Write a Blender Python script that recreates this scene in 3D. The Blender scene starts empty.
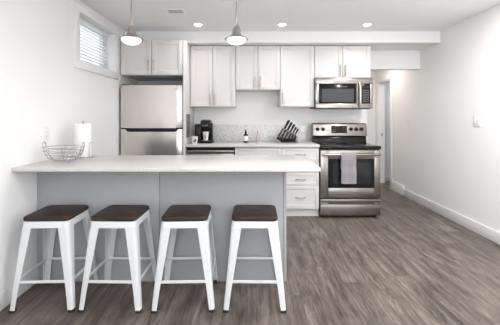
import bpy, bmesh, math, random
from mathutils import Vector, Matrix
random.seed(7)
PI = math.pi
S = bpy.context.scene
COL = S.collection

# ------------------------------------------------------------------ camera, world, lights, exposure
cam_d = bpy.data.cameras.new('camera'); cam = bpy.data.objects.new('camera', cam_d); COL.objects.link(cam)
cam.location = (0, 0, 1.25); cam.rotation_euler = (PI/2, 0, 0)
cam_d.sensor_width = 36; cam_d.lens = 36*320/500; cam_d.shift_y = -44.5/500; cam_d.clip_start = .02
S.camera = cam

w = bpy.data.worlds.new('world'); S.world = w; w.use_nodes = True
bg = w.node_tree.nodes['Background']; bg.inputs[0].default_value = (.93, .96, 1, 1); bg.inputs[1].default_value = 1.3

S.view_settings.view_transform = 'Standard'; S.view_settings.look = 'None'
S.view_settings.gamma = 1; S.view_settings.use_curve_mapping = False
S.view_settings.exposure = 0.27

def area(name, loc, rot, size, power, color, shape='DISK', size_y=None, spread=None):
    l = bpy.data.lights.new(name, 'AREA'); o = bpy.data.objects.new(name, l); COL.objects.link(o)
    o.location = loc; o.rotation_euler = rot; l.energy = power; l.color = color; l.shape = shape; l.size = size
    if size_y: l.size_y = size_y
    if spread: l.spread = spread
    return o

XL, XR, YB, YF, ZC = -1.63, 2.47, 4.65, -3.2, 2.375      # left wall, right wall, back wall, wall behind the camera, ceiling
# daylight lamp, added with an unseen patio window to brighten the room
area('added_day_fill', (.4, YF-.02, 1.25), (PI/2, 0, 0), 2.9, 26, (.93, .965, 1), 'RECTANGLE', 2.0)
POT_X = (-.626, .385, 1.41)
POT_Y = (3.85, 1.17, -1.1)
POT_W = {3.85: (1.9, 1.9, 2.3), 1.17: (2.8, 8.2, 10), -1.1: (3, 4, 5)}
for py in POT_Y:
    for px in POT_X:
        area('pot_light_beam', (px, py, ZC-.012), (0, 0, 0), .085, POT_W[py][POT_X.index(px)], (1, .975, .95), spread=math.radians(140) if py > 3 else PI)
# unseen fill added behind the camera, standing in for ceiling bounce
area('added_uplight_fill', (.9, -.55, .9), Vector((.72, .10, .69)).to_track_quat('-Z', 'Y').to_euler(), .5, 100, (.97, .985, 1))
area('added_side_fill', (1.7, 2.55, ZC-.012), (0, 0, 0), .085, 25, (1, .975, .95))  # extra overhead lamp added out of view to lift the right wall
for px in (-.945, -.108): area('pendant_beam', (px, 2.55, 1.829), (0, 0, 0), .11, .7, (1, .94, .87))
area('hall_light_beam', (2.1, 5.45, 2.21), (0, 0, 0), .085, 4.3, (1, .88, .76))
area('room_light_beam', (3.1, 5.6, 2.21), (0, 0, 0), .085, 4.5, (.95, .97, 1))

# ------------------------------------------------------------------ helpers
class MB:
    def __init__(s): s.bm = bmesh.new()
    def _bev(s, faces, bev, seg):
        if bev > 0:
            es = list({e for f in faces for e in f.edges})
            bmesh.ops.bevel(s.bm, geom=es, offset=bev, segments=seg, affect='EDGES', profile=.5, clamp_overlap=True)
    def box(s, x0, x1, y0, y1, z0, z1, bev=0, seg=2):
        v = [s.bm.verts.new((x, y, z)) for z in (z0, z1) for x, y in ((x0, y0), (x1, y0), (x1, y1), (x0, y1))]
        fs = [s.bm.faces.new([v[i] for i in q]) for q in ((3, 2, 1, 0), (4, 5, 6, 7), (0, 1, 5, 4), (1, 2, 6, 5), (2, 3, 7, 6), (3, 0, 4, 7))]
        s._bev(fs, bev, seg); return s
    def loft(s, loops, caps=True):
        rows = [[s.bm.verts.new(p) for p in lp] for lp in loops]; n = len(rows[0]); fs = []
        for a, b in zip(rows, rows[1:]):
            for i in range(n):
                fs.append(s.bm.faces.new((a[i], a[(i+1) % n], b[(i+1) % n], b[i])))
        if caps:
            fs.append(s.bm.faces.new(rows[0][::-1])); fs.append(s.bm.faces.new(rows[-1]))
        return fs
    def prism(s, poly, axis, a0, a1, bev=0, seg=2):
        def P(u, v, a): return {'x': (a, u, v), 'y': (u, a, v), 'z': (u, v, a)}[axis]
        fs = s.loft([[P(u, v, a0) for u, v in poly], [P(u, v, a1) for u, v in poly]])
        s._bev(fs, bev, seg); return s
    def cyl(s, p0, p1, r0, r1=None, n=16):
        p0, p1 = Vector(p0), Vector(p1); r1 = r0 if r1 is None else r1
        d = (p1-p0).normalized(); a = d.orthogonal().normalized(); b = d.cross(a)
        s.loft([[p + r*(math.cos(2*PI*i/n)*a + math.sin(2*PI*i/n)*b) for i in range(n)] for p, r in ((p0, r0), (p1, r1))]); return s
    def lathe(s, prof, c=(0, 0, 0), n=32, caps=True):
        s.loft([[(c[0]+max(r, 1e-4)*math.cos(2*PI*i/n), c[1]+max(r, 1e-4)*math.sin(2*PI*i/n), c[2]+z) for i in range(n)] for r, z in prof], caps); return s
    def tube(s, pts, r, n=8, closed=False):
        pts = [Vector(p) for p in pts]; m = len(pts); rows = []; a = None
        for i in range(m):
            if closed: t = pts[(i+1) % m]-pts[i-1]
            else: t = pts[min(i+1, m-1)]-pts[max(i-1, 0)]
            t.normalize()
            a = t.orthogonal().normalized() if a is None else (a - t*a.dot(t)).normalized()
            b = t.cross(a)
            rows.append([pts[i]+r*(math.cos(2*PI*k/n)*a+math.sin(2*PI*k/n)*b) for k in range(n)])
        if closed: rows.append(rows[0]); s.loft(rows, False); bmesh.ops.remove_doubles(s.bm, verts=s.bm.verts, dist=1e-6)
        else: s.loft(rows)
        return s
    def sphere(s, c, r, n=16, sc=(1, 1, 1)):
        M = Matrix.Translation(c) @ Matrix.Diagonal((r*sc[0], r*sc[1], r*sc[2], 1))
        bmesh.ops.create_uvsphere(s.bm, u_segments=n, v_segments=n//2, radius=1, matrix=M); return s
    def patch(s, c, r0, r1, z0, z1, a0, a1, n=10):           # a piece of a cone's skin (printing on a cup)
        prev = None
        for i in range(n+1):
            a = a0+(a1-a0)*i/n
            cur = [s.bm.verts.new((c[0]+r*math.cos(a), c[1]+r*math.sin(a), c[2]+z)) for r, z in ((r0, z0), (r1, z1))]
            if prev: s.bm.faces.new((prev[0], cur[0], cur[1], prev[1]))
            prev = cur
        return s
    def build(s, name, mat, parent=None, origin=(0, 0, 0)):
        bmesh.ops.recalc_face_normals(s.bm, faces=s.bm.faces)
        bmesh.ops.translate(s.bm, verts=s.bm.verts, vec=-Vector(origin))
        me = bpy.data.meshes.new(name); s.bm.to_mesh(me); s.bm.free()
        me.materials.append(mat)
        for p in me.polygons: p.use_smooth = True
        me.set_sharp_from_angle(angle=math.radians(38))
        o = bpy.data.objects.new(name, me); COL.objects.link(o)
        if parent is not None: o.parent = parent
        return o

def tag(o, label, cat, group=None, kind=None):
    o['label'] = label; o['category'] = cat
    if group: o['group'] = group
    if kind: o['kind'] = kind
    return o

class Thing:                                                  # an Empty at the thing's base; shapes are given in room coordinates
    def __init__(s, name, label, cat, origin, group=None, kind=None):
        s.o = bpy.data.objects.new(name, None); COL.objects.link(s.o); s.o.location = origin
        s.o.empty_display_size = .1; s.origin = Vector(origin); tag(s.o, label, cat, group, kind)
    def part(s, name, mb, mat, parent=None, label=None):
        o = mb.build(name, mat, parent or s.o, s.origin)
        if label: o['label'] = label
        return o

def whole(name, label, cat, mb, mat, origin, group=None, kind=None):   # a thing of one mesh
    o = mb.build(name, mat, None, origin); o.location = origin
    return tag(o, label, cat, group, kind)

def kids(o): return [c for c in COL.objects if c.parent == o]
def dup(root, loc, rz, label):
    ks = [(k, kids(k)) for k in kids(root)]
    r = root.copy(); COL.objects.link(r); r.location = loc; r.rotation_euler = (0, 0, rz); r['label'] = label
    for k, gs in ks:
        c = k.copy(); COL.objects.link(c); c.parent = r
        for g in gs:
            d = g.copy(); COL.objects.link(d); d.parent = c
    return r

# ------------------------------------------------------------------ materials
def mat(name, color, rough=.5, metal=0, spec=None, emit=None, estr=0):
    m = bpy.data.materials.new(name); m.use_nodes = True
    b = m.node_tree.nodes['Principled BSDF']
    b.inputs['Base Color'].default_value = (*color, 1); b.inputs['Roughness'].default_value = rough; b.inputs['Metallic'].default_value = metal
    if spec is not None: b.inputs['Specular IOR Level'].default_value = spec
    if emit: b.inputs['Emission Color'].default_value = (*emit, 1); b.inputs['Emission Strength'].default_value = estr
    return m, m.node_tree.nodes, m.node_tree.links, b
def N(ns, t, **kw):
    n = ns.new(t)
    for k, v in kw.items():
        if k in n.inputs: n.inputs[k].default_value = v
        else: setattr(n, k, v)
    return n
def coords(ns, ls, scale=(1, 1, 1)):
    tc = ns.new('ShaderNodeTexCoord'); mp = ns.new('ShaderNodeMapping'); mp.inputs['Scale'].default_value = scale
    ls.new(tc.outputs['Object'], mp.inputs['Vector']); return mp.outputs[0]
def ramp(ns, stops):
    r = ns.new('ShaderNodeValToRGB'); e = r.color_ramp.elements
    while len(e) < len(stops): e.new(.5)
    for k, (p, c) in zip(e, stops): k.position = p; k.color = (*c, 1)
    return r
def mottled(name, color, rough, scale=(1, 1, 1), nscale=6, amt=.03, bump=.0, metal=0, detail=3, spec=None):
    """a plain coat with a faint unevenness in tone and surface"""
    m, ns, ls, b = mat(name, color, rough, metal, spec)
    n = N(ns, 'ShaderNodeTexNoise', Scale=nscale, Detail=detail); ls.new(coords(ns, ls, scale), n.inputs['Vector'])
    r = ramp(ns, [(.3, tuple(c*(1-amt) for c in color)), (.7, tuple(min(1, c*(1+amt)) for c in color))])
    ls.new(n.outputs['Fac'], r.inputs[0]); ls.new(r.outputs[0], b.inputs['Base Color'])
    if bump:
        bp = N(ns, 'ShaderNodeBump', Strength=bump, Distance=.002); ls.new(n.outputs['Fac'], bp.inputs['Height']); ls.new(bp.outputs[0], b.inputs['Normal'])
    return m

M = {}
M['wall'] = mottled('white_wall_paint', (.87, .868, .87), .6, nscale=3, amt=.008, spec=.3)
M['ceiling'] = mottled('ceiling_paint', (.91, .91, .915), .8, nscale=3, amt=.008, spec=.1)
M['trim'] = mottled('white_trim_paint', (.84, .84, .84), .35, nscale=4, amt=.006)
M['cabinet'] = mottled('white_cabinet_lacquer', (.71, .69, .677), .42, nscale=5, amt=.006)
M['island'] = mottled('grey_island_lacquer', (.395, .405, .417), .45, nscale=4, amt=.01)
M['steel'] = mottled('brushed_steel', (.29, .27, .253), .27, scale=(1, 1, 60), nscale=9, amt=.05, bump=.06, metal=1)
M['steel_v'] = mottled('brushed_steel_doors', (.66, .63, .595), .22, scale=(60, 1, 1), nscale=7, amt=.05, bump=.05, metal=1)
M['nickel'] = mottled('satin_nickel', (.47, .44, .41), .3, nscale=30, amt=.03, metal=1)
M['chrome'] = mottled('chrome_wire', (.52, .51, .50), .2, nscale=30, amt=.03, metal=1)
M['handle_steel'] = mottled('polished_handle_steel', (.72, .70, .67), .3, nscale=20, amt=.03, metal=1)
M['dark_grey'] = mottled('dark_grey_enamel', (.10, .105, .115), .45, nscale=12, amt=.06)
M['black'] = mottled('black_plastic', (.012, .012, .013), .4, nscale=25, amt=.1, spec=.2)
M['black_glass'] = mottled('black_glass', (.009, .009, .010), .16, nscale=9, amt=.1, spec=.2)
M['smoke'] = mottled('smoked_oven_window', (.022, .022, .024), .1, nscale=9, amt=.08, spec=.25)
M['screen'] = mottled('microwave_screen', (.065, .065, .07), .3, nscale=60, amt=.15, spec=.2)
M['white_metal'] = mottled('white_powder_coat', (.70, .715, .73), .35, nscale=20, amt=.012)
M['rubber'] = mottled('black_rubber', (.02, .02, .02), .75, nscale=40, amt=.1)
M['plate'] = mottled('white_switch_plastic', (.82, .81, .80), .35, nscale=20, amt=.01)
M['plate_gap'] = mottled('outlet_slots', (.42, .42, .42), .6, nscale=20, amt=.02)
M['paper'] = mottled('paper_towel', (.86, .86, .85), .9, scale=(1, 1, 1), nscale=220, amt=.02, bump=.3)
M['cup'] = mottled('white_paper_cup', (.84, .83, .81), .55, nscale=30, amt=.01)
M['ink'] = mottled('dark_print', (.03, .03, .03), .6, nscale=30, amt=.1)
M['ink_red'] = mottled('red_print', (.45, .06, .04), .6, nscale=30, amt=.1)
M['ink_grey'] = mottled('grey_print', (.20, .20, .205), .6, nscale=30, amt=.1)
M['grey_print'] = mottled('grey_photo_print', (.22, .22, .23), .5, nscale=22, amt=.75, detail=5)
M['blade'] = mottled('knife_blade', (.20, .185, .175), .4, nscale=30, amt=.05, metal=1)
M['label'] = mottled('paper_label', (.78, .80, .82), .6, nscale=30, amt=.02)
M['dark_bottle'] = mottled('dark_bottle_glass', (.018, .018, .022), .15, nscale=30, amt=.1, spec=.25)
M['soap'] = mottled('pale_amber_soap', (.50, .455, .43), .12, nscale=20, amt=.06)
M['grille'] = mottled('vent_paint', (.93, .93, .935), .5, nscale=20, amt=.02)
M['grille_gap'] = mottled('vent_dark', (.16, .16, .165), .7, nscale=20, amt=.05)

def quartz(name, base, fleck, dark, rough):
    m, ns, ls, b = mat(name, base, rough)
    v = coords(ns, ls)
    n = N(ns, 'ShaderNodeTexNoise', Scale=230, Detail=2); ls.new(v, n.inputs['Vector'])
    r = ramp(ns, [(.30, dark), (.43, fleck), (.52, base), (.75, tuple(min(1, c*1.04) for c in base))])
    ls.new(n.outputs['Fac'], r.inputs[0]); ls.new(r.outputs[0], b.inputs['Base Color']); return m
M['quartz'] = quartz('white_quartz', (.66, .645, .63), (.60, .584, .567), (.46, .445, .432), .25)
def splash():
    m, ns, ls, b = mat('speckled_mosaic', (.7, .7, .7), .25)
    v = coords(ns, ls)
    vo = N(ns, 'ShaderNodeTexVoronoi', Scale=110); ls.new(v, vo.inputs['Vector'])
    sp = ns.new('ShaderNodeSeparateColor'); ls.new(vo.outputs['Color'], sp.inputs[0])
    r = ramp(ns, [(.0, (.44, .43, .42)), (.14, (.58, .57, .56)), (.30, (.70, .70, .695)), (.75, (.78, .79, .79))])
    ls.new(sp.outputs[0], r.inputs[0]); ls.new(r.outputs[0], b.inputs['Base Color']); return m
M['splash'] = splash()

def planks():
    m, ns, ls, b = mat('weathered_oak_planks', (.3, .27, .25), .42)
    tc = ns.new('ShaderNodeTexCoord'); sep = ns.new('ShaderNodeSeparateXYZ'); ls.new(tc.outputs['Object'], sep.inputs[0])
    cmb = ns.new('ShaderNodeCombineXYZ')
    def mth(op, a, b_=None):
        n = ns.new('ShaderNodeMath'); n.operation = op
        for k, v in enumerate((a, b_)):
            if v is None: continue
            if isinstance(v, (int, float)): n.inputs[k].default_value = v
            else: ls.new(v, n.inputs[k])
        return n.outputs[0]
    wn = ns.new('ShaderNodeTexWhiteNoise'); wn.noise_dimensions = '1D'; ls.new(mth('FLOOR', mth('DIVIDE', sep.outputs['X'], .178)), wn.inputs['W'])
    ls.new(mth('ADD', sep.outputs['Y'], mth('MULTIPLY', wn.outputs['Value'], 1.22)), cmb.inputs['X']); ls.new(sep.outputs['X'], cmb.inputs['Y'])
    br = N(ns, 'ShaderNodeTexBrick', offset=0, Scale=1.0)
    br.inputs['Color1'].default_value = (0, 0, 0, 1); br.inputs['Color2'].default_value = (1, 1, 1, 1); br.inputs['Mortar'].default_value = (.5, .5, .5, 1)
    br.inputs['Brick Width'].default_value = 1.22; br.inputs['Row Height'].default_value = .178; br.inputs['Mortar Size'].default_value = .0016
    br.inputs['Mortar Smooth'].default_value = .1; br.inputs['Bias'].default_value = 0
    ls.new(cmb.outputs[0], br.inputs['Vector'])
    # each plank gets its own slice of the grain
    off = ns.new('ShaderNodeVectorMath'); off.operation = 'MULTIPLY'; ls.new(br.outputs['Color'], off.inputs[0]); off.inputs[1].default_value = (37, 19, 11)
    add = ns.new('ShaderNodeVectorMath'); add.operation = 'ADD'; ls.new(tc.outputs['Object'], add.inputs[0]); ls.new(off.outputs[0], add.inputs[1])
    def noise(scale, sx, sy, detail, dist=0, rough=.55):
        mp = ns.new('ShaderNodeMapping'); mp.inputs['Scale'].default_value = (sx, sy, 1); ls.new(add.outputs[0], mp.inputs['Vector'])
        n = N(ns, 'ShaderNodeTexNoise', Scale=scale, Detail=detail, Distortion=dist, Roughness=rough); ls.new(mp.outputs[0], n.inputs['Vector']); return n
    fine = noise(2.8, 38, 1.9, 9, .6, .78); broad = noise(1.4, 8, .75, 6, 1.3, .68); patch = noise(2.0, 2.4, 1.2, 5, 1.0)
    fleck = noise(3.4, 17, 1.9, 4, 1.5, .6)
    base = ramp(ns, [(.36, (.020, .0145, .0115)), (.435, (.064, .049, .040)), (.515, (.134, .108, .092)), (.63, (.275, .234, .205))])
    flr = ramp(ns, [(.60, (1, 1, 1)), (.70, (.52, .50, .48))]); ls.new(fleck.outputs['Fac'], flr.inputs[0])
    mix = ns.new('ShaderNodeMath'); mix.operation = 'MULTIPLY_ADD'; ls.new(fine.outputs['Fac'], mix.inputs[0]); mix.inputs[1].default_value = .42
    m2 = ns.new('ShaderNodeMath'); m2.operation = 'MULTIPLY_ADD'; ls.new(broad.outputs['Fac'], m2.inputs[0]); m2.inputs[1].default_value = .42
    m3 = ns.new('ShaderNodeMath'); m3.operation = 'MULTIPLY'; ls.new(patch.outputs['Fac'], m3.inputs[0]); m3.inputs[1].default_value = .18
    ls.new(m3.outputs[0], m2.inputs[2]); ls.new(m2.outputs[0], mix.inputs[2]); ls.new(mix.outputs[0], base.inputs[0])
    hue = ns.new('ShaderNodeMapRange'); ls.new(br.outputs['Color'], hue.inputs[0]); hue.inputs[3].default_value = .93; hue.inputs[4].default_value = 1.07
    mul = ns.new('ShaderNodeVectorMath'); mul.operation = 'SCALE'; fmx = ns.new('ShaderNodeVectorMath'); fmx.operation = 'MULTIPLY'; ls.new(base.outputs[0], fmx.inputs[0]); ls.new(flr.outputs[0], fmx.inputs[1]); ls.new(fmx.outputs[0], mul.inputs[0]); ls.new(hue.outputs[0], mul.inputs['Scale'])
    dk = ns.new('ShaderNodeMix'); dk.data_type = 'RGBA'; ls.new(br.outputs['Fac'], dk.inputs[0]); ls.new(mul.outputs[0], dk.inputs[6]); dk.inputs[7].default_value = (.09, .075, .066, 1)
    ls.new(dk.outputs[2], b.inputs['Base Color'])
    bp = N(ns, 'ShaderNodeBump', Strength=.18, Distance=.002); ls.new(fine.outputs['Fac'], bp.inputs['Height']); ls.new(bp.outputs[0], b.inputs['Normal'])
    return m
M['floor'] = planks()

def walnut():
    m, ns, ls, b = mat('dark_walnut', (.03, .018, .013), .5, spec=.3)
    v = coords(ns, ls, (1.6, 26, 8))
    n = N(ns, 'ShaderNodeTexNoise', Scale=3, Detail=6, Distortion=.5); ls.new(v, n.inputs['Vector'])
    r = ramp(ns, [(.3, (.014, .008, .006)), (.5, (.034, .019, .014)), (.72, (.068, .039, .029))])
    ls.new(n.outputs['Fac'], r.inputs[0]); ls.new(r.outputs[0], b.inputs['Base Color'])
    return m
M['walnut'] = walnut()

def cloth():
    m, ns, ls, b = mat('lilac_grey_checked_cotton', (.4, .38, .41), .95, spec=.1)
    tc = ns.new('ShaderNodeTexCoord'); sep = ns.new('ShaderNodeSeparateXYZ'); ls.new(tc.outputs['Object'], sep.inputs[0])
    def lines(out):
        a = ns.new('ShaderNodeMath'); a.operation = 'MULTIPLY'; ls.new(out, a.inputs[0]); a.inputs[1].default_value = 42
        f = ns.new('ShaderNodeMath'); f.operation = 'FRACT'; ls.new(a.outputs[0], f.inputs[0])
        g = ns.new('ShaderNodeMath'); g.operation = 'LESS_THAN'; ls.new(f.outputs[0], g.inputs[0]); g.inputs[1].default_value = .22; return g
    mx = ns.new('ShaderNodeMath'); mx.operation = 'MAXIMUM'; ls.new(lines(sep.outputs['X']).outputs[0], mx.inputs[0]); ls.new(lines(sep.outputs['Z']).outputs[0], mx.inputs[1])
    mi = ns.new('ShaderNodeMix'); mi.data_type = 'RGBA'; ls.new(mx.outputs[0], mi.inputs[0]); mi.inputs[6].default_value = (.255, .24, .262, 1); mi.inputs[7].default_value = (.37, .352, .378, 1)
    ls.new(mi.outputs[2], b.inputs['Base Color']); return m
M['cloth'] = cloth()

def clear(name, tint, gloss=1.0):
    m = bpy.data.materials.new(name); m.use_nodes = True; ns, ls = m.node_tree.nodes, m.node_tree.links
    ns.remove(ns['Principled BSDF']); out = ns['Material Output']
    t = N(ns, 'ShaderNodeBsdfTransparent'); t.inputs[0].default_value = (*tint, 1); g = N(ns, 'ShaderNodeBsdfGlossy', Roughness=.03)
    fr = N(ns, 'ShaderNodeFresnel', IOR=1.45); mx = ns.new('ShaderNodeMixShader')
    ge = ns.new('ShaderNodeNewGeometry'); iv = ns.new('ShaderNodeMath'); iv.operation = 'SUBTRACT'; iv.inputs[0].default_value = 1; ls.new(ge.outputs['Backfacing'], iv.inputs[1])
    fm_ = ns.new('ShaderNodeMath'); fm_.operation = 'MULTIPLY'; ls.new(fr.outputs[0], fm_.inputs[0]); ls.new(iv.outputs[0], fm_.inputs[1])
    fl = ns.new('ShaderNodeMath'); fl.operation = 'MULTIPLY'; fl.inputs[1].default_value = gloss; ls.new(fm_.outputs[0], fl.inputs[0]); ls.new(fl.outputs[0], mx.inputs[0]); ls.new(t.outputs[0], mx.inputs[1]); ls.new(g.outputs[0], mx.inputs[2]); ls.new(mx.outputs[0], out.inputs[0]); return m
M['pane'] = clear('window_glass', (.97, .985, .98))
M['acrylic'] = clear('clear_acrylic', (.93, .94, .94), .06)
M['teal'] = clear('teal_acrylic', (.50, .76, .80))
def lamp(name, c, s):
    m, ns, ls, b = mat(name, (.9, .9, .9), .4, emit=c, estr=s); return m
M['pendant_glass'] = lamp('lit_opal_glass', (1, .93, .84), 2.4)
M['pot_lens'] = lamp('lit_downlight_lens', (1, .94, .86), 9.0)
def blind_mat():
    m, ns, ls, b = mat('white_vinyl_slats', (.88, .89, .90), .45)
    t = ns.new('ShaderNodeBsdfTranslucent'); t.inputs[0].default_value = (.88, .89, .90, 1); n = N(ns, 'ShaderNodeTexNoise', Scale=10); 
    r = ramp(ns, [(.3, (.86, .87, .885)), (.7, (.89, .90, .91))]); ls.new(coords(ns, ls), n.inputs['Vector']); ls.new(n.outputs['Fac'], r.inputs[0]); ls.new(r.outputs[0], b.inputs['Base Color'])
    mx = ns.new('ShaderNodeMixShader'); mx.inputs[0].default_value = .5
    ls.new(b.outputs[0], mx.inputs[1]); ls.new(t.outputs[0], mx.inputs[2]); ls.new(mx.outputs[0], ns['Material Output'].inputs[0]); return m
M['blind'] = blind_mat()

# ------------------------------------------------------------------ room shell
def struct(name, label, cat, mb, m): return whole(name, label, cat, mb, m, (0, 0, 0), kind='structure')
XO, YE, ZH = 4.2, 6.31, 2.23                                   # side room's far wall, hall end, hall ceiling
struct('floor', 'weathered grey-brown oak plank floor', 'floor', MB().box(XL-.2, XO+.1, YF-.2, YE+.15, -.1, 0), M['floor'])
struct('ceiling', 'flat white ceiling over the kitchen', 'ceiling', MB().box(XL-.2, XR+.12, YF-.2, YB+.12, ZC, ZC+.12), M['ceiling'])
struct('ceiling_hall', 'lower white ceiling of the hall behind the kitchen', 'ceiling', MB().box(1.58, XO+.1, YB+.12, YE+.15, ZH, ZH+.12), M['ceiling'])
# left wall with the high window opening
W0, W1, WZ0, WZ1 = 3.04, 3.87, 1.80, 2.26
struct('wall_left', 'white wall with the high window', 'wall', MB().box(XL-.2, XL, YF-.2, W0, 0, ZC).box(XL-.2, XL, W1, YB+.12, 0, ZC).box(XL-.2, XL, W0, W1, 0, WZ0).box(XL-.2, XL, W0, W1, WZ1, ZC), M['wall'])
struct('wall_back', 'white wall behind the cabinets and the stove', 'wall', MB().box(XL, 1.70, YB, YB+.12, 0, ZC), M['wall'])
struct('wall_header', 'white lintel over the opening into the hall', 'lintel', MB().box(1.70, XR, YB, YB+.12, 1.96, ZC), M['wall'])
struct('ceiling_bulkhead', 'white boxed bulkhead running above the upper cabinets', 'bulkhead', MB().box(XL, XR, 4.155, YB, 2.23, ZC), M['wall'])
DY0, DY1, DZ = 5.62, 6.16, 1.94
struct('wall_right', 'long bare white wall with light switches and a doorway at its far end', 'wall', MB().box(XR, XR+.12, YF-.2, DY0, 0, ZC).box(XR, XR+.12, DY0, DY1, DZ, ZC).box(XR, XR+.12, DY1, YE, 0, ZC), M['wall'])
struct('wall_hall_left', 'hall wall behind the kitchen', 'wall', MB().box(1.58, 1.70, YB+.12, YE, 0, ZH), M['wall'])
struct('wall_hall_end', 'far end wall of the hall and the room beyond', 'wall', MB().box(1.58, XO+.1, YE, YE+.12, 0, ZH), M['wall'])
struct('wall_room_side', 'side wall of the room beyond the doorway', 'wall', MB().box(XO, XO+.1, YB, YE, 0, ZH), M['wall'])
struct('wall_room_front', 'near wall of the room beyond the doorway', 'wall', MB().box(XR+.12, XO, YB, YB+.12, 0, ZH), M['wall'])
# unseen wall behind the camera; its patio window opening is added for light
struct('wall_front', 'white wall behind the camera with an opening added to admit light', 'wall', MB().box(XL, -1.1, YF-.2, YF, 0, ZC).box(1.9, XR, YF-.2, YF, 0, ZC).box(-1.1, 1.9, YF-.2, YF, 2.28, ZC).box(-1.1, 1.9, YF-.2, YF, 0, .2), M['wall'])

bb = lambda x0, x1, y0, y1, z: MB().box(x0, x1, y0, y1, 0, z, .003)
struct('baseboard_left', 'white baseboard along the window wall', 'baseboard', bb(XL, XL+.015, YF, 2.455, .11), M['trim'])
struct('baseboard_right', 'low white baseboard along the bare wall', 'baseboard', bb(XR-.015, XR, YF, 5.12, .12), M['trim'])
struct('baseboard_right_tall', 'taller white baseboard piece beside the doorway', 'baseboard', bb(XR-.018, XR, 5.12, DY0-.07, .165), M['trim'])
struct('baseboard_hall', 'white baseboard across the hall end', 'baseboard', bb(1.70, XR, YE-.015, YE, .12), M['trim'])
struct('baseboard_room', 'white baseboard in the room beyond the doorway', 'baseboard', bb(XR+.12, XO, YE-.015, YE, .10), M['trim'])

d = Thing('door_1', 'white cased doorway at the far end of the bare wall', 'doorway', (XR+.06, (DY0+DY1)/2, 0), kind='structure')
d.part('casing', MB().box(XR-.016, XR, DY0-.07, DY0, 0, DZ+.07, .003).box(XR-.016, XR, DY1, DY1+.07, 0, DZ+.07, .003).box(XR-.016, XR, DY0, DY1, DZ, DZ+.07, .003), M['trim'])
d.part('jamb', MB().box(XR, XR+.12, DY0, DY0+.018, 0, DZ).box(XR, XR+.12, DY1-.018, DY1, 0, DZ).box(XR, XR+.12, DY0+.018, DY1-.018, DZ-.018, DZ), M['trim'])
d.part('strike_plate', MB().box(XR+.045, XR+.075, DY1-.021, DY1-.018, .90, .96, .001), M['nickel'], label='metal latch plate')

wd = Thing('window_1', 'high white-cased window on the left wall', 'window', (XL, (W0+W1)/2, WZ0), kind='structure')
c = MB(); k = .08
for a in ((W0-k, W1+k, WZ0-k, WZ0), (W0-k, W1+k, WZ1, WZ1+k), (W0-k, W0, WZ0, WZ1), (W1, W1+k, WZ0, WZ1)): c.box(XL, XL+.018, *a, .002)
wd.part('casing', c, M['trim'])
gx = XL-.15
f = MB()
for a in ((W0, W1, WZ0, WZ0+.04), (W0, W1, WZ1-.04, WZ1), (W0, W0+.04, WZ0+.04, WZ1-.04), (W1-.04, W1, WZ0+.04, WZ1-.04)): f.box(gx-.025, gx+.025, *a, .003)
wd.part('sash', f, M['trim'])
wd.part('pane', MB().box(gx-.003, gx+.003, W0+.04, W1-.04, WZ0+.04, WZ1-.04), M['pane'])
bl = Thing('window_blind', 'white horizontal slatted blind in the high window', 'blind', (XL-.085, (W0+W1)/2, WZ0+.008))
sl = MB(); z = WZ0+.035
while z < WZ1-.05:
    a = .75; hx, hz = .0185*math.cos(a), .0185*math.sin(a)
    sl.prism([(XL-.085-hx, z+hz), (XL-.085+hx, z-hz), (XL-.0845+hx, z-hz+.001), (XL-.0845-hx, z+hz+.001)], 'y', W0+.008, W1-.008); z += .033
bl.part('slats', sl, M['blind'])
bl.part('headrail', MB().box(XL-.105, XL-.065, W0+.006, W1-.006, WZ1-.035, WZ1-.002, .003), M['trim'])
bl.part('bottom_rail', MB().box(XL-.098, XL-.072, W0+.008, W1-.008, WZ0+.008, WZ0+.022, .003), M['trim'])
bl.part('cord', MB().tube([(XL-.060, W1-.16, WZ1-.04), (XL-.060, W1-.16, WZ0+.1)], .0015, 6).cyl((XL-.060, W1-.16, WZ0+.07), (XL-.060, W1-.16, WZ0+.1), .006, .003, 10), M['trim'])
s2 = MB(); z = WZ0+.035
wp = Thing('window_added', 'unseen patio window added behind the camera for light', 'window', (.4, YF-.1, .2), kind='structure')  # made-up window, put in behind the camera to let light in
f = MB()
for a in ((-1.1, 1.9, .2, .26), (-1.1, 1.9, 2.22, 2.28), (-1.1, -1.04, .26, 2.22), (1.84, 1.9, .26, 2.22), (.36, .44, .26, 2.22)): f.box(a[0], a[1], YF-.14, YF-.06, a[2], a[3], .003)
wp.part('sash', f, M['trim'])
wp.part('pane', MB().box(-1.04, 1.84, YF-.103, YF-.097, .26, 2.22), M['pane'])
s2.bm.free()

# ------------------------------------------------------------------ cabinetry
CW = M['cabinet']
def shaker(x0, x1, z0, z1, yf, th=.02, rail=.055):
    m = MB(); b = .0018
    m.box(x0, x0+rail, yf, yf+th, z0, z1, b).box(x1-rail, x1, yf, yf+th, z0, z1, b)
    m.box(x0+rail, x1-rail, yf, yf+th, z1-rail, z1, b).box(x0+rail, x1-rail, yf, yf+th, z0, z0+rail, b)
    m.box(x0+rail-.002, x1-rail+.002, yf+.008, yf+th-.002, z0+rail-.002, z1-rail+.002); return m
def pull_v(x, yf, z0, z1):
    m = MB(); m.tube([(x, yf-.030, z0), (x, yf-.030, z1)], .007, 10)
    for z in (z0+.018, z1-.018): m.cyl((x, yf, z), (x, yf-.030, z), .0055, n=10)
    return m
def pull_h(x, yf, z, hw):
    pts = [(x+hw*t, yf-.004-.026*(1-abs(t)**3.0), z) for t in [i/8 for i in range(-8, 9)]]
    return MB().tube(pts, .007, 10)

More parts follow.
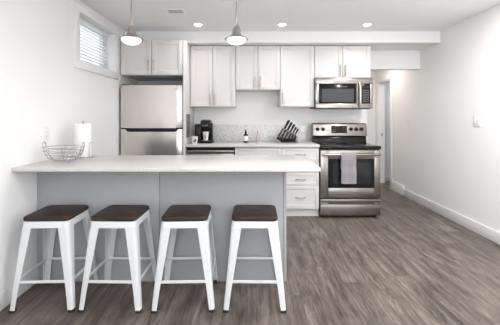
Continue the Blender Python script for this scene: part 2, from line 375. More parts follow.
def wall_cabinet(label, x0, x1, z0, z1, yf, doors, hz, handle_x, group='wall cabinets'):
    t = Thing('wall_cabinet', label, 'cabinet', ((x0+x1)/2, YB-.01, z0), group)
    t.part('carcass', MB().box(x0, x1, yf+.021, YB-.001, z0, z1, .001), CW)
    n = doors; wdt = (x1-x0)/n
    for i in range(n):
        a, b = x0+wdt*i+.0035, x0+wdt*(i+1)-.0035
        dr = t.part('door', shaker(a, b, z0+.001, z1-.002, yf), CW)
        hx = handle_x if n == 1 else (b-.03 if i == 0 else a+.03)
        t.part('handle', pull_v(hx, yf, *hz), M['nickel'], dr, 'slim nickel bar pull')
    return t
UF = 4.30
wall_cabinet('tall two-door white wall cabinet above the coffee maker', -.804, -.197, 1.403, 2.222, UF, 2, (1.425, 1.575), 0)
wall_cabinet('shorter two-door white wall cabinet above the dark and clear bottles', -.196, .406, 1.632, 2.222, UF, 2, (1.66, 1.81), 0)
wall_cabinet('single-door white wall cabinet left of the microwave', .407, .866, 1.403, 2.222, UF, 1, (1.44, 1.59), .437)
wall_cabinet('short two-door white wall cabinet directly above the microwave', .867, 1.626, 1.788, 2.222, UF, 2, (1.81, 1.96), 0)
wall_cabinet('deep two-door white cabinet above the refrigerator', -1.622, -.842, 1.79, 2.224, 4.0, 2, (1.845, 1.975), 0)

whole('refrigerator_side_panel', 'tall white panel standing between refrigerator and counter', 'panel', MB().box(-.838, -.808, 4.0, YB-.001, 0, 2.224, .0015), CW, (-.82, 4.3, 0))

# base cabinets, worktop, backsplash
KF = 4.03
CT = Thing('kitchen_countertop', 'white quartz worktop along the back wall, left of the stove', 'countertop', (.04, 4.3, .885))
CT.part('slab', MB().box(-.806, .874, 4.0, YB-.001, .885, .915, .003), M['quartz'])
whole('backsplash', 'speckled pale grey mosaic backsplash above the back worktop', 'backsplash', MB().box(-.806, .874, YB-.012, YB-.001, .916, 1.155, .001), M['splash'], (.04, YB-.01, .916))
t = Thing('drawer_cabinet', 'white base cabinet with four drawers beside the stove', 'cabinet', (.64, 4.3, 0), 'base cabinets')
t.part('carcass', MB().box(.398, .872, KF+.021, YB-.001, .10, .884), CW)
t.part('toe_kick', MB().box(.398, .872, KF+.05, KF+.065, 0, .10), CW)
for z0, z1 in ((.712, .868), (.558, .708), (.404, .554), (.104, .400)):
    dr = t.part('drawer', shaker(.401, .869, z0, z1, KF, rail=.034 if z1-z0 < .2 else .05), CW)
    t.part('handle', pull_h(.638, KF, (z0+z1)/2, .062), M['nickel'], dr, 'curved nickel drawer pull')
t = Thing('sink_cabinet', 'two-door white base cabinet between dishwasher and drawers', 'cabinet', (.1, 4.3, 0), 'base cabinets')
t.part('carcass', MB().box(-.19, .396, KF+.021, YB-.001, .10, .884), CW)
t.part('toe_kick', MB().box(-.19, .396, KF+.05, KF+.065, 0, .10), CW)
t.part('false_front', shaker(-.187, .393, .712, .868, KF, rail=.034), CW)
for a, b, hx in ((-.187, .101, .071), (.105, .393, .135)):
    dr = t.part('door', shaker(a, b, .104, .708, KF), CW); t.part('handle', pull_v(hx, KF, .55, .68), M['nickel'], dr)
t = Thing('dishwasher', 'built-in steel dishwasher under the worktop below the coffee maker', 'dishwasher', (-.5, 4.3, 0))
t.part('body', MB().box(-.80, -.196, KF+.03, YB-.02, .08, .882), M['dark_grey'])
t.part('door', MB().box(-.797, -.199, KF-.005, KF+.029, .10, .80, .006), M['steel'])
t.part('control_panel', MB().box(-.797, -.199, KF-.002, KF+.029, .806, .842, .004), M['steel'])
t.part('toe_kick', MB().box(-.797, -.199, KF+.05, KF+.06, 0, .08), M['black'])
t.part('seal', MB().box(-.797, -.199, KF+.012, KF+.029, .842, .882), M['black'])

# island
t = Thing('kitchen_island', 'pale blue-grey panelled island base behind the stools', 'kitchen island', (-.68, 2.65, 0))
IF = 2.446
t.part('body', MB().box(XL+.002, .254, IF+.019, 2.86, .0, .881), M['island'])
t.part('front_panel', MB().box(XL+.002, -.6935, IF, IF+.018, .0, .881, .0012), M['island'])
t.part('front_panel', MB().box(-.6905, .254, IF, IF+.018, .0, .881, .0012), M['island'])
t.part('end_panel', MB().box(.255, .278, IF-.004, 2.88, .0, .881, .0015), M['island'])
it = Thing('island_countertop', 'white quartz island countertop overhanging the stools', 'countertop', (-.57, 2.53, .882))
it.part('slab', MB().box(XL+.001, .484, 2.185, 2.915, .882, .911, .004), M['quartz'])

# ------------------------------------------------------------------ refrigerator
FX0, FX1, FF = -1.602, -.842, 3.95
t = Thing('refrigerator', 'stainless top-freezer refrigerator beside the window wall', 'refrigerator', ((FX0+FX1)/2, 4.2, 0))
t.part('body', MB().box(FX0+.004, FX1-.004, FF+.06, YB-.04, .03, 1.655, .006), M['dark_grey'], label='dark grey cabinet sides')
def fdoor(z0, z1):
    n = 10; fr = [(FX0+(FX1-FX0)*i/n, FF+.012*(2*i/n-1)**2) for i in range(n+1)]
    return MB().prism(fr+[(FX1, FF+.055), (FX0, FF+.055)], 'z', z0, z1, .004)
fz = t.part('freezer_door', fdoor(1.125, 1.655), M['steel_v'])
lw = t.part('refrigerator_door', fdoor(.09, 1.112), M['steel_v'])
def grip(z0, z1):
    return MB().prism([(FX0+.06, z1), (FX1-.04, z1), (FX1-.07, z0+.008), (FX1-.09, z0), (FX0+.11, z0), (FX0+.085, z0+.008)], 'y', FF-.012, FF+.02, .003)
t.part('handle', grip(1.080, 1.117), M['black'], lw, 'black pocket grip')
t.part('handle', MB().box(FX0+.002, FX1-.002, FF+.02, FF+.05, 1.112, 1.125), M['black'], fz, 'black gap strip')
bd = MB()
for i in range(9): bd.box(-.945+i*.0072, -.941+i*.0072, FF-.0005, FF+.012, 1.603, 1.603+.008+(i % 3 == 0)*.003)
t.part('badge', bd, M['nickel'], fz, 'small silver maker mark')
t.part('kick_plate', MB().box(FX0+.01, FX1-.01, FF+.03, FF+.06, .015, .085), M['black'])
t.part('hinge_cover', MB().box(FX0+.01, FX0+.09, FF+.02, FF+.10, 1.655, 1.672, .004), M['dark_grey'])
for x in (FX0+.05, FX1-.05):
    for y in (FF+.1, YB-.12): t.part('foot', MB().cyl((x, y, 0), (x, y, .032), .018, n=12), M['black'])

# ------------------------------------------------------------------ stove
X0, X1, SF = .878, 1.636, 4.0
t = Thing('stove', 'freestanding stainless electric range with black cooktop', 'stove', ((X0+X1)/2, 4.3, 0))
t.part('body', MB().box(X0+.003, X1-.003, SF+.045, 4.60, .03, .855), M['dark_grey'])
t.part('cooktop', MB().box(X0-.002, X1+.004, SF-.012, 4.50, .856, .900, .012, 3), M['black_glass'], label='black glass cooktop')
for x, y, r in ((1.07, 4.14, .105), (1.45, 4.14, .085), (1.07, 4.36, .085), (1.45, 4.36, .105)):
    t.part('burner_ring', MB().tube([(x+r*math.cos(a), y+r*math.sin(a), .9003) for a in [2*PI*i/32 for i in range(32)]], .0012, 6, True), M['dark_grey'])
bgd = t.part('backguard', MB().prism([(4.50, .985), (4.455, 1.0), (4.475, 1.165), (4.50, 1.178), (4.58, 1.178), (4.58, .985)], 'x', X0+.003, X1-.003, .004), M['steel'])
t.part('backguard_base', MB().prism([(4.47, .90), (4.485, .984), (4.60, .984), (4.60, .86), (4.50, .86)], 'x', X0+.008, X1-.008, .002), M['black_glass'], label='black lower backguard')
Y = lambda z: 4.455+(z-1.0)/.165*.02
kz = 1.095
for x in (.943, 1.018, 1.410, 1.483, 1.556):
    kb = MB().cyl((x, Y(kz)+.002, kz), (x, Y(kz)-.022, kz-.003), .026, .022, 20).box(x-.005, x+.005, Y(kz)-.032, Y(kz)-.018, kz-.022, kz+.018, .003)
    t.part('knob', kb, M['black'], bgd, 'black control knob')
dp = t.part('display', MB().prism([(Y(1.04)-.004, 1.04), (Y(1.14)-.004, 1.14), (Y(1.14)+.004, 1.14), (Y(1.04)+.004, 1.04)], 'x', 1.135, 1.352, .001), M['black_glass'], bgd, 'black touch display')
for i in range(4):
    for z in (1.065, 1.09, 1.115):
        for x in (1.152+i*.013, 1.335-i*.013): t.part('touch_button', MB().box(x-.0025, x+.0025, Y(z)-.0055, Y(z)-.003, z-.0025, z+.0025), M['ink_grey'], bgd)
od = MB(); dz0, dz1 = .249, .845
od.box(X0+.004, 0.978, SF, SF+.04, dz0, dz1, .004).box(1.556, X1-.004, SF, SF+.04, dz0, dz1, .004)
od.box(.9785, 1.5555, SF, SF+.04, .738, dz1, .004).box(.9785, 1.5555, SF, SF+.04, dz0, .375, .004)
dr = t.part('oven_door', od, M['steel'])
t.part('door_window', MB().box(.976, 1.558, SF+.003, SF+.03, .372, .741), M['black_glass'], dr, 'black oven glass')
t.part('inner_window', MB().box(1.03, 1.505, SF+.0015, SF+.0028, .43, .69), M['smoke'], dr, 'smoky see-through pane')
for i in range(20):
    if not 5 < i < 8: t.part('vent_slot', MB().box(.93+i*.0345, .955+i*.0345, SF-.001, SF+.004, .757, .763), M['black'], dr)
HZ, HY = .795, SF-.048
hm = MB().tube([(X0+.02, HY, HZ), (X1-.02, HY, HZ)], .0135, 14)
for x in (X0+.04, X1-.04): hm.box(x-.016, x+.016, HY, SF+.002, HZ-.011, HZ+.011, .004)
t.part('handle', hm, M['steel'], dr, 'steel oven door bar')
sd = MB(); sd.box(X0+.004, X1-.004, SF, SF+.04, .03, .168, .004).box(X0+.004, X1-.004, SF, SF+.04, .190, .234, .004)
sd.box(X0+.004, .975, SF, SF+.04, .1675, .1905, .001).box(1.555, X1-.004, SF, SF+.04, .1675, .1905, .001)
dw = t.part('storage_drawer', sd, M['steel'])
t.part('handle', MB().box(.97, 1.56, SF+.018, SF+.04, .1685, .1895), M['dark_grey'], dw, 'recessed drawer grip')
for x in (X0+.05, X1-.05):
    for y in (SF+.08, 4.55): t.part('foot', MB().cyl((x, y, 0), (x, y, .032), .016, n=12), M['black'])

# towel over the oven door bar
tm = MB(); nx, rows = 16, []
prof = [(HY+.021, .62)] + [(HY+.0195, z) for z in (.68, .74, .785)] + [(HY+.019*math.cos(a), HZ+.019*math.sin(a)) for a in [PI*i/8 for i in range(1, 8)]] + [(HY-.0195-.004*math.sin(i*.9), .785-i*(.785-.445)/14) for i in range(15)]
for j, (y, z) in enumerate(prof):
    row = []
    for i in range(nx+1):
        u = i/nx; fr = max(0, min(1, (.79-z)/.3)) if j > 10 else 0
        row.append((1.124+.182*u+(.004*fr*(u-.5)), y-.004*fr*(1+math.sin(u*9.5)), z-(.006*math.sin(u*3) if j == len(prof)-1 else 0)))
    rows.append(row)
V = [[tm.bm.verts.new(p) for p in r] for r in rows]
for a, b in zip(V, V[1:]):
    for i in range(nx): tm.bm.faces.new((a[i], a[i+1], b[i+1], b[i]))
bmesh.ops.recalc_face_normals(tm.bm, faces=tm.bm.faces)
bmesh.ops.solidify(tm.bm, geom=tm.bm.faces[:], thickness=.003)
whole('tea_towel', 'lilac-grey checked tea towel hanging over the oven door bar', 'towel', tm, M['cloth'], (1.215, HY, .62))

# ------------------------------------------------------------------ microwave
m0, m1, mz0, mz1, MF = .869, 1.624, 1.378, 1.786, 4.235
t = Thing('microwave', 'stainless over-the-range microwave above the stove', 'microwave', ((m0+m1)/2, 4.4, mz0))
t.part('body', MB().box(m0, m1, MF+.03, YB-.002, mz0+.004, mz1, .002), M['dark_grey'])
fr = MB(); fr.box(m0, m1, MF, MF+.03, 1.705, mz1, .003).box(m0, m1, MF, MF+.03, mz0, 1.442, .003)
fr.box(m0, .912, MF, MF+.03, 1.4425, 1.7045, .002).box(1.592, m1, MF, MF+.03, 1.4425, 1.7045, .002).box(1.41, 1.478, MF+.002, MF+.03, 1.4425, 1.7045)
t.part('front_frame', fr, M['steel'])
dr = t.part('door', MB().box(.912, 1.412, MF-.002, MF+.028, 1.443, 1.704, .002), M['black_glass'], label='black glass door')
t.part('window', MB().box(.952, 1.372, MF-.0032, MF-.0012, 1.462, 1.635), M['screen'], dr, 'grey screened window')
bd = MB()
for i in range(9): bd.box(1.208+i*.0088, 1.2135+i*.0088, MF-.0034, MF-.001, 1.658, 1.667+(i % 4 == 0)*.003)
t.part('badge', bd, M['ink_grey'], dr, 'small grey maker mark')
pts = [(1.447, MF-.006-.036*(1-abs(s)**2.6), 1.555+s*.165) for s in [i/10 for i in range(-10, 11)]]
t.part('handle', MB().tube(pts, .0125, 12), M['handle_steel'], dr, 'bowed steel handle')
cp = t.part('control_panel', MB().box(1.480, 1.591, MF-.002, MF+.028, 1.443, 1.704, .002), M['black_glass'])
kb = MB()
for r in range(7):
    for c_ in range(3): kb.box(1.498+c_*.028, 1.514+c_*.028, MF-.0032, MF-.001, 1.465+r*.024, 1.474+r*.024)
t.part('keypad', kb, M['ink_grey'], cp)
t.part('clock_window', MB().box(1.497, 1.574, MF-.0032, MF-.001, 1.652, 1.682), M['smoke'], cp)
t.part('vent_grille', MB().box(m0+.02, m1-.02, MF+.035, MF+.2, mz0-.008, mz0+.004, .002), M['black'])

# ------------------------------------------------------------------ bar stools
g = 'white metal stools along the island'
st = Thing('bar_stool', 'white metal stool with dark wood seat, nearest the window wall', 'stool', (0, 0, 0), g)
def rrect(h, r, n=6):
    pts = []
    for cx, cy, a0 in ((h-r, h-r, 0), (-h+r, h-r, PI/2), (-h+r, -h+r, PI), (h-r, -h+r, 3*PI/2)):
        pts += [(cx+r*math.cos(a0+PI/2*i/n), cy+r*math.sin(a0+PI/2*i/n)) for i in range(n+1)]
    return pts
ZS = .572
sm = MB()
sm.loft([[(x, y, z) for x, y in rrect(h, .034)] for z, h in ((ZS+.002, .149), (ZS+.005, .1525), (ZS+.020, .1535), (ZS+.026, .151), (ZS+.030, .146))])
st.part('seat', sm, M['walnut'], label='dark walnut seat')
fm = MB(); h, r = .150, .034
fm.loft([[(x, y, z) for x, y in rrect(hh, rr)] for z, hh, rr in ((ZS-.042, .1545, .035), (ZS-.003, .1515, .034), (ZS, .149, .032), (ZS, .140, .028), (ZS-.042, .148, .031), (ZS-.042, .1545, .035))], False)
fm.box(-.145, .145, -.145, .145, ZS-.006, ZS-.001)
fm.box(-.142, .142, -.012, .012, ZS-.03, ZS-.006); fm.box(-.012, .012, -.142, .142, ZS-.03, ZS-.006)
st.part('frame', fm, M['white_metal'])
ZL = ZS-.040
for sx in (-1, 1):
    for sy in (-1, 1):
        def sect(z, cx, cy, a, tk, rr):
            pts = [(a, 0), (a, tk), (tk+rr*.6, tk), (tk, tk+rr*.6), (tk, a), (0, a)]
            pts += [(rr-rr*math.cos(q), rr-rr*math.sin(q)) for q in [PI/2*i/5 for i in range(6)]]
            return [(sx*(cx-u), sy*(cy-v), z) for u, v in pts]
        lm = MB()
        lm.loft([sect(z, .1545+(.203-.1545)*q, .1545+(.194-.1545)*q, .068+(.034-.068)*min(1, q*1.15), .005, .024-.012*q) for z, q in ((ZL, 0), (ZL*.75, .25), (ZL*.5, .5), (ZL*.25, .75), (.016, .97))])
        # pressed swage line and the rolled inner edge
        lg = st.part('leg', lm, M['white_metal'])
        fx, fy = sx*(.2015-.015), sy*(.1925-.015)
        st.part('foot_cap', MB().box(fx-.017, fx+.017, fy-.017, fy+.017, 0, .018, .004), M['rubber'], lg, 'black rubber foot')
        st.part('rivet', MB().cyl((sx*.157, sy*.1785, .265), (sx*.157, sy*.1725, .265), .006, n=10), M['white_metal'], lg)
q = 1-.19/ZL; ex, ey = .1545+.0485*q-.006, .1545+.0395*q-.006
for s_ in (-1, 1):
    st.part('rung', MB().box(-ex+.003, ex-.003, s_*ey-.004, s_*ey+.004, .182, .200, .002), M['white_metal'])
    st.part('rung', MB().box(s_*ex-.004, s_*ex+.004, -ey+.003, ey-.003, .182, .200, .002), M['white_metal'])
spots = [(-1.346, 2.243, .03, None), (-.899, 2.243, -.02, 'white metal stool with dark wood seat, second from the window wall'),
         (-.437, 2.243, .035, 'white metal stool with dark wood seat, third from the window wall'),
         (.033, 2.243, -.015, 'white metal stool with dark wood seat, at the island end near the drawers')]
st.o.location = (*spots[0][:2], 0); st.o.rotation_euler = (0, 0, spots[0][2])
for x, y, a, lb in spots[1:]: dup(st.o, (x, y, 0), a, lb)

# ------------------------------------------------------------------ ceiling things
pz = 1.868
p = Thing('pendant_lamp', 'nickel bell pendant lamp on a rod, nearer the window', 'pendant lamp', (0, 0, 0), 'pendants over the island')
p.part('shade', MB().lathe([(.013, .118), (.017, .113), (.025, .085), (.035, .054), (.043, .041), (.062, .029), (.092, .014), (.094, .008), (.077, .007), (.060, .022), (.04, .036), (.02, .085), (.010, .11)], (0, 0, 0), 40), M['nickel'])
p.part('glass_bowl', MB().lathe([(.076, .011), (.075, .003), (.069, -.009), (.055, -.021), (.037, -.029), (.017, -.0325), (0, -.033)], (0, 0, 0), 40), M['pendant_glass'], label='lit white glass bowl')
yk = MB()
for s_ in (-1, 1): yk.tube([(s_*.032, 0, .066), (s_*.029, 0, .09), (s_*.018, 0, .118), (s_*.006, 0, .130)], .004, 8)
yk.tube([(.012*math.cos(a), 0, .140+.012*math.sin(a)) for a in [2*PI*i/20 for i in range(20)]], .0035, 8, True)
p.part('yoke', yk, M['nickel'])
p.part('rod', MB().cyl((0, 0, .148), (0, 0, ZC-pz-.018), .006, n=12), M['nickel'])
p.part('ceiling_rose', MB().lathe([(.008, ZC-pz-.03), (.03, ZC-pz-.026), (.055, ZC-pz-.012), (.06, ZC-pz)], (0, 0, 0), 28), M['nickel'])
p.o.location = (-.945, 2.55, pz); p.o.rotation_euler = (0, 0, .5)
dup(p.o, (-.108, 2.55, pz), 0, 'nickel bell pendant lamp on a rod, nearer the stove')

def pot(x, y, z, label):
    t = Thing('recessed_light', label, 'ceiling light', (x, y, z), 'recessed ceiling lights')
    t.part('trim_ring', MB().lathe([(.046, -.004), (.060, -.005), (.064, 0), (.044, 0), (.046, -.004)], (x, y, z), 32, False), M['trim'])
    t.part('lens', MB().lathe([(.046, -.001), (.046, -.004), (0.0, -.005)], (x, y, z), 32), M['pot_lens'])
for i, py in enumerate(POT_Y):
    for j, px in enumerate(POT_X):
        lb = ('recessed ceiling light above the counter, ' + ('nearest the refrigerator', 'between the other two', 'nearest the bare wall')[j]) if i == 0 else \
             ('recessed ceiling light above the stool side, ' if i == 1 else 'recessed ceiling light behind the camera, ') + ('nearest the window wall', 'in the middle', 'nearest the bare wall')[j]
        pot(px, py, ZC, lb)
pot(2.1, 5.45, ZH, 'recessed ceiling light in the hall')
pot(3.1, 5.6, ZH, 'recessed ceiling light in the room beyond the doorway')

vx, vy = -.785, 3.37
t = Thing('ceiling_vent', 'small rectangular white air vent in the ceiling', 'vent', (vx, vy, ZC))
t.part('backing', MB().box(vx-.075, vx+.075, vy-.055, vy+.055, ZC-.003, ZC-.0005), M['grille_gap'])
fm = MB()
for a in ((-.108, .108, -.09, -.055), (-.108, .108, .055, .09), (-.108, -.075, -.055, .055), (.075, .108, -.055, .055)): fm.box(vx+a[0], vx+a[1], vy+a[2], vy+a[3], ZC-.008, ZC-.0005, .002)
t.part('frame', fm, M['grille'])
sm = MB()
for i in range(9): sm.box(vx-.068+i*.0165, vx-.0625+i*.0165, vy-.055, vy+.055, ZC-.008, ZC-.003)
t.part('slats', sm, M['grille'])

# ------------------------------------------------------------------ outlets and switches
def plate_x(x, y, z, nx, w, h, name, label, cat, gangs):       # on a side wall, facing nx
    t = Thing(name, label, cat, (x, y, z))
    xs = sorted((x, x+nx*.006)); t.part('cover_plate', MB().box(*xs, y-w/2, y+w/2, z-h/2, z+h/2, .002), M['plate'])
    for g_ in range(gangs):
        yc = y+(g_-(gangs-1)/2)*.046; xs = sorted((x+nx*.0062, x+nx*.0095))
        t.part('rocker', MB().box(*xs, yc-.0165, yc+.0165, z-.033, z+.033, .0015), M['plate'])
        xg = sorted((x+nx*.0055, x+nx*.0066)); t.part('surround', MB().box(*xg, yc-.019, yc+.019, z-.0355, z+.0355), M['grille'])
plate_x(XR, 4.98, 1.215, -1, .07, .115, 'light_switch', 'single white light switch near the doorway', 'light switch', 1)
plate_x(XR, 3.483, 1.215, -1, .116, .118, 'light_switch', 'double white light switch on the open stretch of bare wall', 'light switch', 2)
t = Thing('wall_outlet', 'white outlet on the left wall above the island countertop', 'outlet', (XL, 2.56, 1.12))
t.part('cover_plate', MB().box(XL, XL+.006, 2.525, 2.595, 1.062, 1.178, .002), M['plate'])
t.part('insert', MB().box(XL+.0062, XL+.009, 2.543, 2.577, 1.087, 1.153, .0015), M['plate'])
sl = MB()
for z in (1.105, 1.137): sl.box(XL+.0085, XL+.0095, 2.552, 2.555, z-.006, z+.006).box(XL+.0085, XL+.0095, 2.565, 2.568, z-.006, z+.006)
t.part('slots', sl, M['plate_gap'])
yb = YB-.012
t = Thing('wall_outlet', 'white outlet in the speckled backsplash beside the knife block', 'outlet', (.765, yb, 1.085))
t.part('cover_plate', MB().box(.73, .80, yb-.006, yb, 1.027, 1.143, .002), M['plate'])
t.part('insert', MB().box(.748, .782, yb-.009, yb-.0062, 1.052, 1.118, .0015), M['grille'])
sl = MB()
for z in (1.07, 1.10): sl.box(.757, .760, yb-.0095, yb-.0085, z-.006, z+.006).box(.770, .773, yb-.0095, yb-.0085, z-.006, z+.006)
t.part('slots', sl, M['plate_gap'])

t = Thing('framed_print', 'narrow dark grey print on the panel beside the refrigerator', 'picture', (-.807, 4.16, 1.0))
px0 = -.808
t.part('print', MB().box(px0+.0005, px0+.006, 4.07, 4.25, 1.008, 1.292), M['grey_print'])
fm = MB()
for a in ((4.06, 4.26, 1.0, 1.01), (4.06, 4.26, 1.29, 1.30), (4.06, 4.07, 1.01, 1.29), (4.25, 4.26, 1.01, 1.29)): fm.box(px0+.0005, px0+.012, *a, .001)
t.part('frame', fm, M['dark_grey'])

# ------------------------------------------------------------------ on the island: wire basket, paper towel
bx, by, bz = -1.415, 2.43, .911
t = Thing('wire_basket', 'empty silver wire fruit basket on the island countertop', 'basket', (bx, by, bz))
def ring(ax, ay, z, e=2.6, n=48):
    out = []
    for i in range(n):
        a = 2*PI*i/n; c_, s_ = math.cos(a), math.sin(a)
        out.append((bx+ax*math.copysign(abs(c_)**(2/e), c_), by+ay*math.copysign(abs(s_)**(2/e), s_), bz+z))
    return out
for ax, ay, z in ((.078, .055, .020), (.105, .078, .037), (.124, .093, .064), (.135, .102, .092), (.142, .108, .120)):
    t.part('ring_wire', MB().tube(ring(ax, ay, z), .0028, 6, True), M['chrome'])
for s_ in (-1, 1):
    yy = [0, 0]
    pts = []
    for u, z in ((.05, .018), (.080, .020), (.107, .037), (.127, .064), (.138, .092), (.145, .120), (.148, .136)): pts.append((u, z))
    loop = [(bx+s_*u, by-.018, bz+z) for u, z in pts] + [(bx+s_*.149, by-.018+.018*(1-math.cos(a)), bz+.136+.018*math.sin(a)) for a in [PI*i/8 for i in range(1, 8)]] + [(bx+s_*u, by+.018, bz+z) for u, z in pts[::-1]]
    t.part('end_handle', MB().tube(loop, .004, 8), M['chrome'])
for s_ in (-1, 1):
    t.part('rib_wire', MB().tube([(bx+s_*.05, by-.109, bz+.120), (bx+s_*.05, by-.103, bz+.092), (bx+s_*.048, by-.094, bz+.064), (bx+s_*.045, by-.08, bz+.037), (bx+s_*.04, by-.056, bz+.020), (bx+s_*.04, by+.056, bz+.020), (bx+s_*.045, by+.08, bz+.037), (bx+s_*.048, by+.094, bz+.064), (bx+s_*.05, by+.103, bz+.092), (bx+s_*.05, by+.109, bz+.120)], .0024, 6), M['chrome'])
for i in range(5):
    y = by-.04+i*.02; hx = .076*math.sqrt(max(.1, 1-((y-by)/.058)**2))
    t.part('floor_wire', MB().tube([(bx-hx, y, bz+.0195), (bx+hx, y, bz+.0195)], .002, 6), M['chrome'])
for sx in (-1, 1):
    for sy in (-1, 1): t.part('foot', MB().cyl((bx+sx*.06, by+sy*.04, bz), (bx+sx*.056, by+sy*.038, bz+.02), .0042, .003, 8).sphere((bx+sx*.06, by+sy*.04, bz+.004), .0045, 8), M['chrome'])

hx, hy = -1.435, 2.75
t = Thing('paper_towel_holder', 'chrome upright paper towel holder standing behind the wire basket', 'holder', (hx, hy, bz))
t.part('base', MB().lathe([(.001, 0), (.084, 0), (.085, .004), (.082, .008), (.02, .010), (.001, .010)], (hx, hy, bz), 36), M['chrome'])
t.part('post', MB().cyl((hx, hy, bz+.008), (hx, hy, bz+.30), .006, n=12).sphere((hx, hy, bz+.305), .011, 12), M['chrome'])
t.part('tension_arm', MB().tube([(hx+.072, hy-.03, bz+.006), (hx+.074, hy-.03, bz+.05), (hx+.073, hy-.03, bz+.125), (hx+.085, hy-.032, bz+.132), (hx+.105, hy-.034, bz+.132)], .0035, 8), M['chrome'])
rl = MB().lathe([(.020, .0105), (.064, .0105), (.0655, .013), (.0655, .285), (.064, .288), (.020, .288), (.020, .0105)], (hx, hy, bz), 44, False)
whole('paper_towel_roll', 'white paper towel roll on the upright holder', 'paper towel', rl, M['paper'], (hx, hy, bz+.0105))

# ------------------------------------------------------------------ on the back worktop
def paper_cup(x, y, z, r0, r1, h, label, prints):
    t = Thing('paper_cup', label, 'cup', (x, y, z), 'white paper coffee cups')
    t.part('body', MB().lathe([(.001, .003), (r0-.002, .003), (r0-.001, 0), (r0, .001), (r1, h-.006), (r1+.002, h-.004), (r1+.0028, h-.001), (r1+.0015, h), (r1-.001, h-.002), (r0-.0015, .006), (.001, .006)], (x, y, z), 32, False), M['cup'])
    for nm, m_, q0, q1, a0, a1 in prints:
        rr = lambda q_: r0+(r1-r0)*q_+.0006
        t.part(nm, MB().patch((x, y, z), rr(q0), rr(q1), h*q0, h*q1, a0, a1), m_)
F = -PI/2
paper_cup(-.713, 4.12, .915, .032, .044, .098, 'white paper cup with dark print standing left of the coffee maker',
          [('print', M['ink'], .42, .62, F+.05, F+.75), ('print', M['ink'], .30, .44, F-.25, F+.35), ('print', M['ink'], .56, .68, F+.3, F+.55), ('print', M['ink'], .22, .30, F+.25, F+.6)])
cx, cy = -.598, 4.30
t = Thing('coffee_maker', 'black single-serve coffee maker on the back worktop', 'coffee maker', (cx, cy, .915))
K = M['black']
t.part('base', MB().prism([(-.672, 4.22), (-.51, 4.22), (-.50, 4.25), (-.50, 4.46), (-.672, 4.46)], 'z', .915, .945, .008), K)
t.part('column', MB().box(-.655, -.535, 4.36, 4.46, .944, 1.13, .012), K)
t.part('brew_head', MB().box(-.655, -.530, 4.22, 4.46, 1.115, 1.215, .014, 3), K)
t.part('lid', MB().box(-.648, -.537, 4.23, 4.40, 1.2155, 1.228, .006), M['dark_grey'])
t.part('water_tank', MB().box(-.745, -.657, 4.30, 4.45, .915, 1.17, .014, 3), M['dark_bottle'], label='smoky water tank')
t.part('spout', MB().cyl((-.592, 4.275, 1.116), (-.592, 4.275, 1.093), .022, .014, 16), K)
t.part('drip_tray', MB().box(-.648, -.537, 4.225, 4.345, .9455, .953, .003), M['dark_grey'])
t.part('control_strip', MB().box(-.635, -.55, 4.2165, 4.2195, 1.14, 1.16, .001), M['dark_grey'])
t.part('side_panel', MB().box(-.534, -.512, 4.32, 4.46, .944, 1.18, .008), K)
paper_cup(-.592, 4.283, .9535, .029, .041, .112, 'white paper cup with a red mark on the coffee maker tray',
          [('print', M['ink_red'], .74, .86, F+.0, F+.35), ('print', M['ink_grey'], .48, .60, F-.35, F+.4), ('print', M['ink_grey'], .32, .44, F-.35, F+.4), ('print', M['ink_grey'], .18, .28, F-.3, F+.3)])

x, y, z = -.058, 4.36, .915
t = Thing('soap_bottle', 'dark bottle with a white label in front of the backsplash', 'bottle', (x, y, z))
t.part('body', MB().lathe([(.001, 0), (.029, 0), (.031, .003), (.031, .100), (.027, .112), (.014, .122), (.013, .130), (.001, .130)], (x, y, z), 28), M['dark_bottle'])
t.part('label_band', MB().lathe([(.0314, .024), (.0314, .092)], (x, y, z), 28, False), M['label'], label='white paper label')
t.part('pump_cap', MB().lathe([(.015, .130), (.015, .146), (.011, .149), (.011, .172), (.001, .174)], (x, y, z), 20).box(x-.004, x+.004, y-.026, y, z+.164, z+.172, .002), M['black'])
x, y = .107, 4.36
t = Thing('soap_bottle', 'slim clear glass bottle of pale amber soap', 'bottle', (x, y, z))
t.part('body', MB().lathe([(.001, 0), (.024, 0), (.026, .003), (.026, .075), (.022, .094), (.011, .118), (.010, .135), (.001, .135)], (x, y, z), 28), M['soap'])
t.part('pump_cap', MB().lathe([(.012, .135), (.012, .149), (.006, .151), (.006, .170), (.001, .172)], (x, y, z), 20).box(x-.003, x+.003, y-.024, y, z+.163, z+.170, .002), M['nickel'])

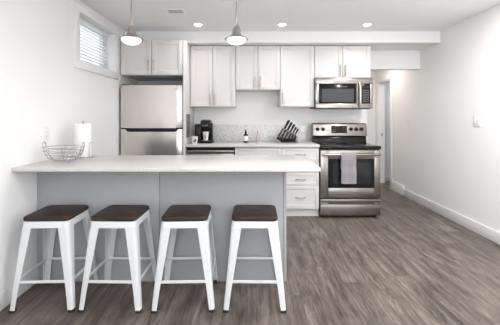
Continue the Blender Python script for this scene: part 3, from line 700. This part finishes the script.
# knife block: a leaning dark core between clear plates, five knives
ox, kz0, ky = .432, .915, 4.30
th = math.radians(61); dx, dz = math.cos(th), math.sin(th); nx_, nz_ = dz, -dx      # along the knives / across them
t = Thing('knife_block', 'leaning black and clear knife block', 'knife block', (ox+.08, ky+.045, kz0))
A = (ox-.072, kz0+.050); B = (A[0]+.172*dx, A[1]+.172*dz)
C = (B[0]+.215*nx_, B[1]+.215*nz_)
poly = [(ox-.005, kz0+.010), A, B, C, (C[0]-.02, kz0+.010)]
t.part('core', MB().prism(poly, 'y', ky+.0285, ky+.085, .003), M['black'])
t.part('front_plate', MB().prism(poly, 'y', ky, ky+.004), M['acrylic'], label='clear acrylic front')
t.part('base', MB().box(ox-.012, ox+.212, ky-.005, ky+.095, kz0, kz0+.0095, .002), M['dark_grey'])
t.part('stand', MB().prism([(C[0]-.030, kz0+.010), (C[0]+.008, kz0+.010), (C[0]+.008, C[1]-.006)], 'y', ky+.005, ky+.085, .001), M['teal'], label='teal clear wedge')
for i, (off, hl, hw, bl_, bw, lb) in enumerate(((.024, .132, .0195, .150, .017, 'large black-handled knife, topmost in the knife block'), (.070, .126, .0185, .140, .013, 'black-handled knife second from the top of the knife block'),
        (.113, .119, .017, .120, .012, 'black-handled knife in the middle of the knife block'), (.152, .098, .0145, .085, .009, 'smaller black-handled knife, fourth down in the knife block'), (.186, .092, .0135, .055, .008, 'smallest black-handled knife, lowest in the knife block'))):
    P0 = (B[0]+off*nx_, B[1]+off*nz_)
    pt = lambda u, v: (P0[0]+u*dx+v*nx_, P0[1]+u*dz+v*nz_)       # u up along the handle, v across
    k_ = Thing('kitchen_knife', lb, 'knife', (P0[0], ky+.017, P0[1]), 'knives in the block')
    hp = [pt(.004, -hw*.8), pt(hl*.3, -hw*.72), pt(hl*.8, -hw), pt(hl, -hw*.75), pt(hl*1.02, hw*.5), pt(hl*.9, hw), pt(hl*.4, hw*.7), pt(.004, hw*.8)]
    k_.part('handle', MB().prism(hp, 'y', ky+.007, ky+.027, .004), M['black'], label='black handle')
    k_.part('bolster', MB().prism([pt(-.006, -hw*.8), pt(.004, -hw*.8), pt(.004, hw*.8), pt(-.006, hw*.8)], 'y', ky+.009, ky+.025, .001), M['blade'])
    k_.part('blade', MB().prism([pt(-.006, -bw*.7), pt(-.006, bw*.7), pt(-bl_*.75, bw*.6), pt(-bl_, -bw*.5)], 'y', ky+.0155, ky+.018), M['blade'], label='steel blade')
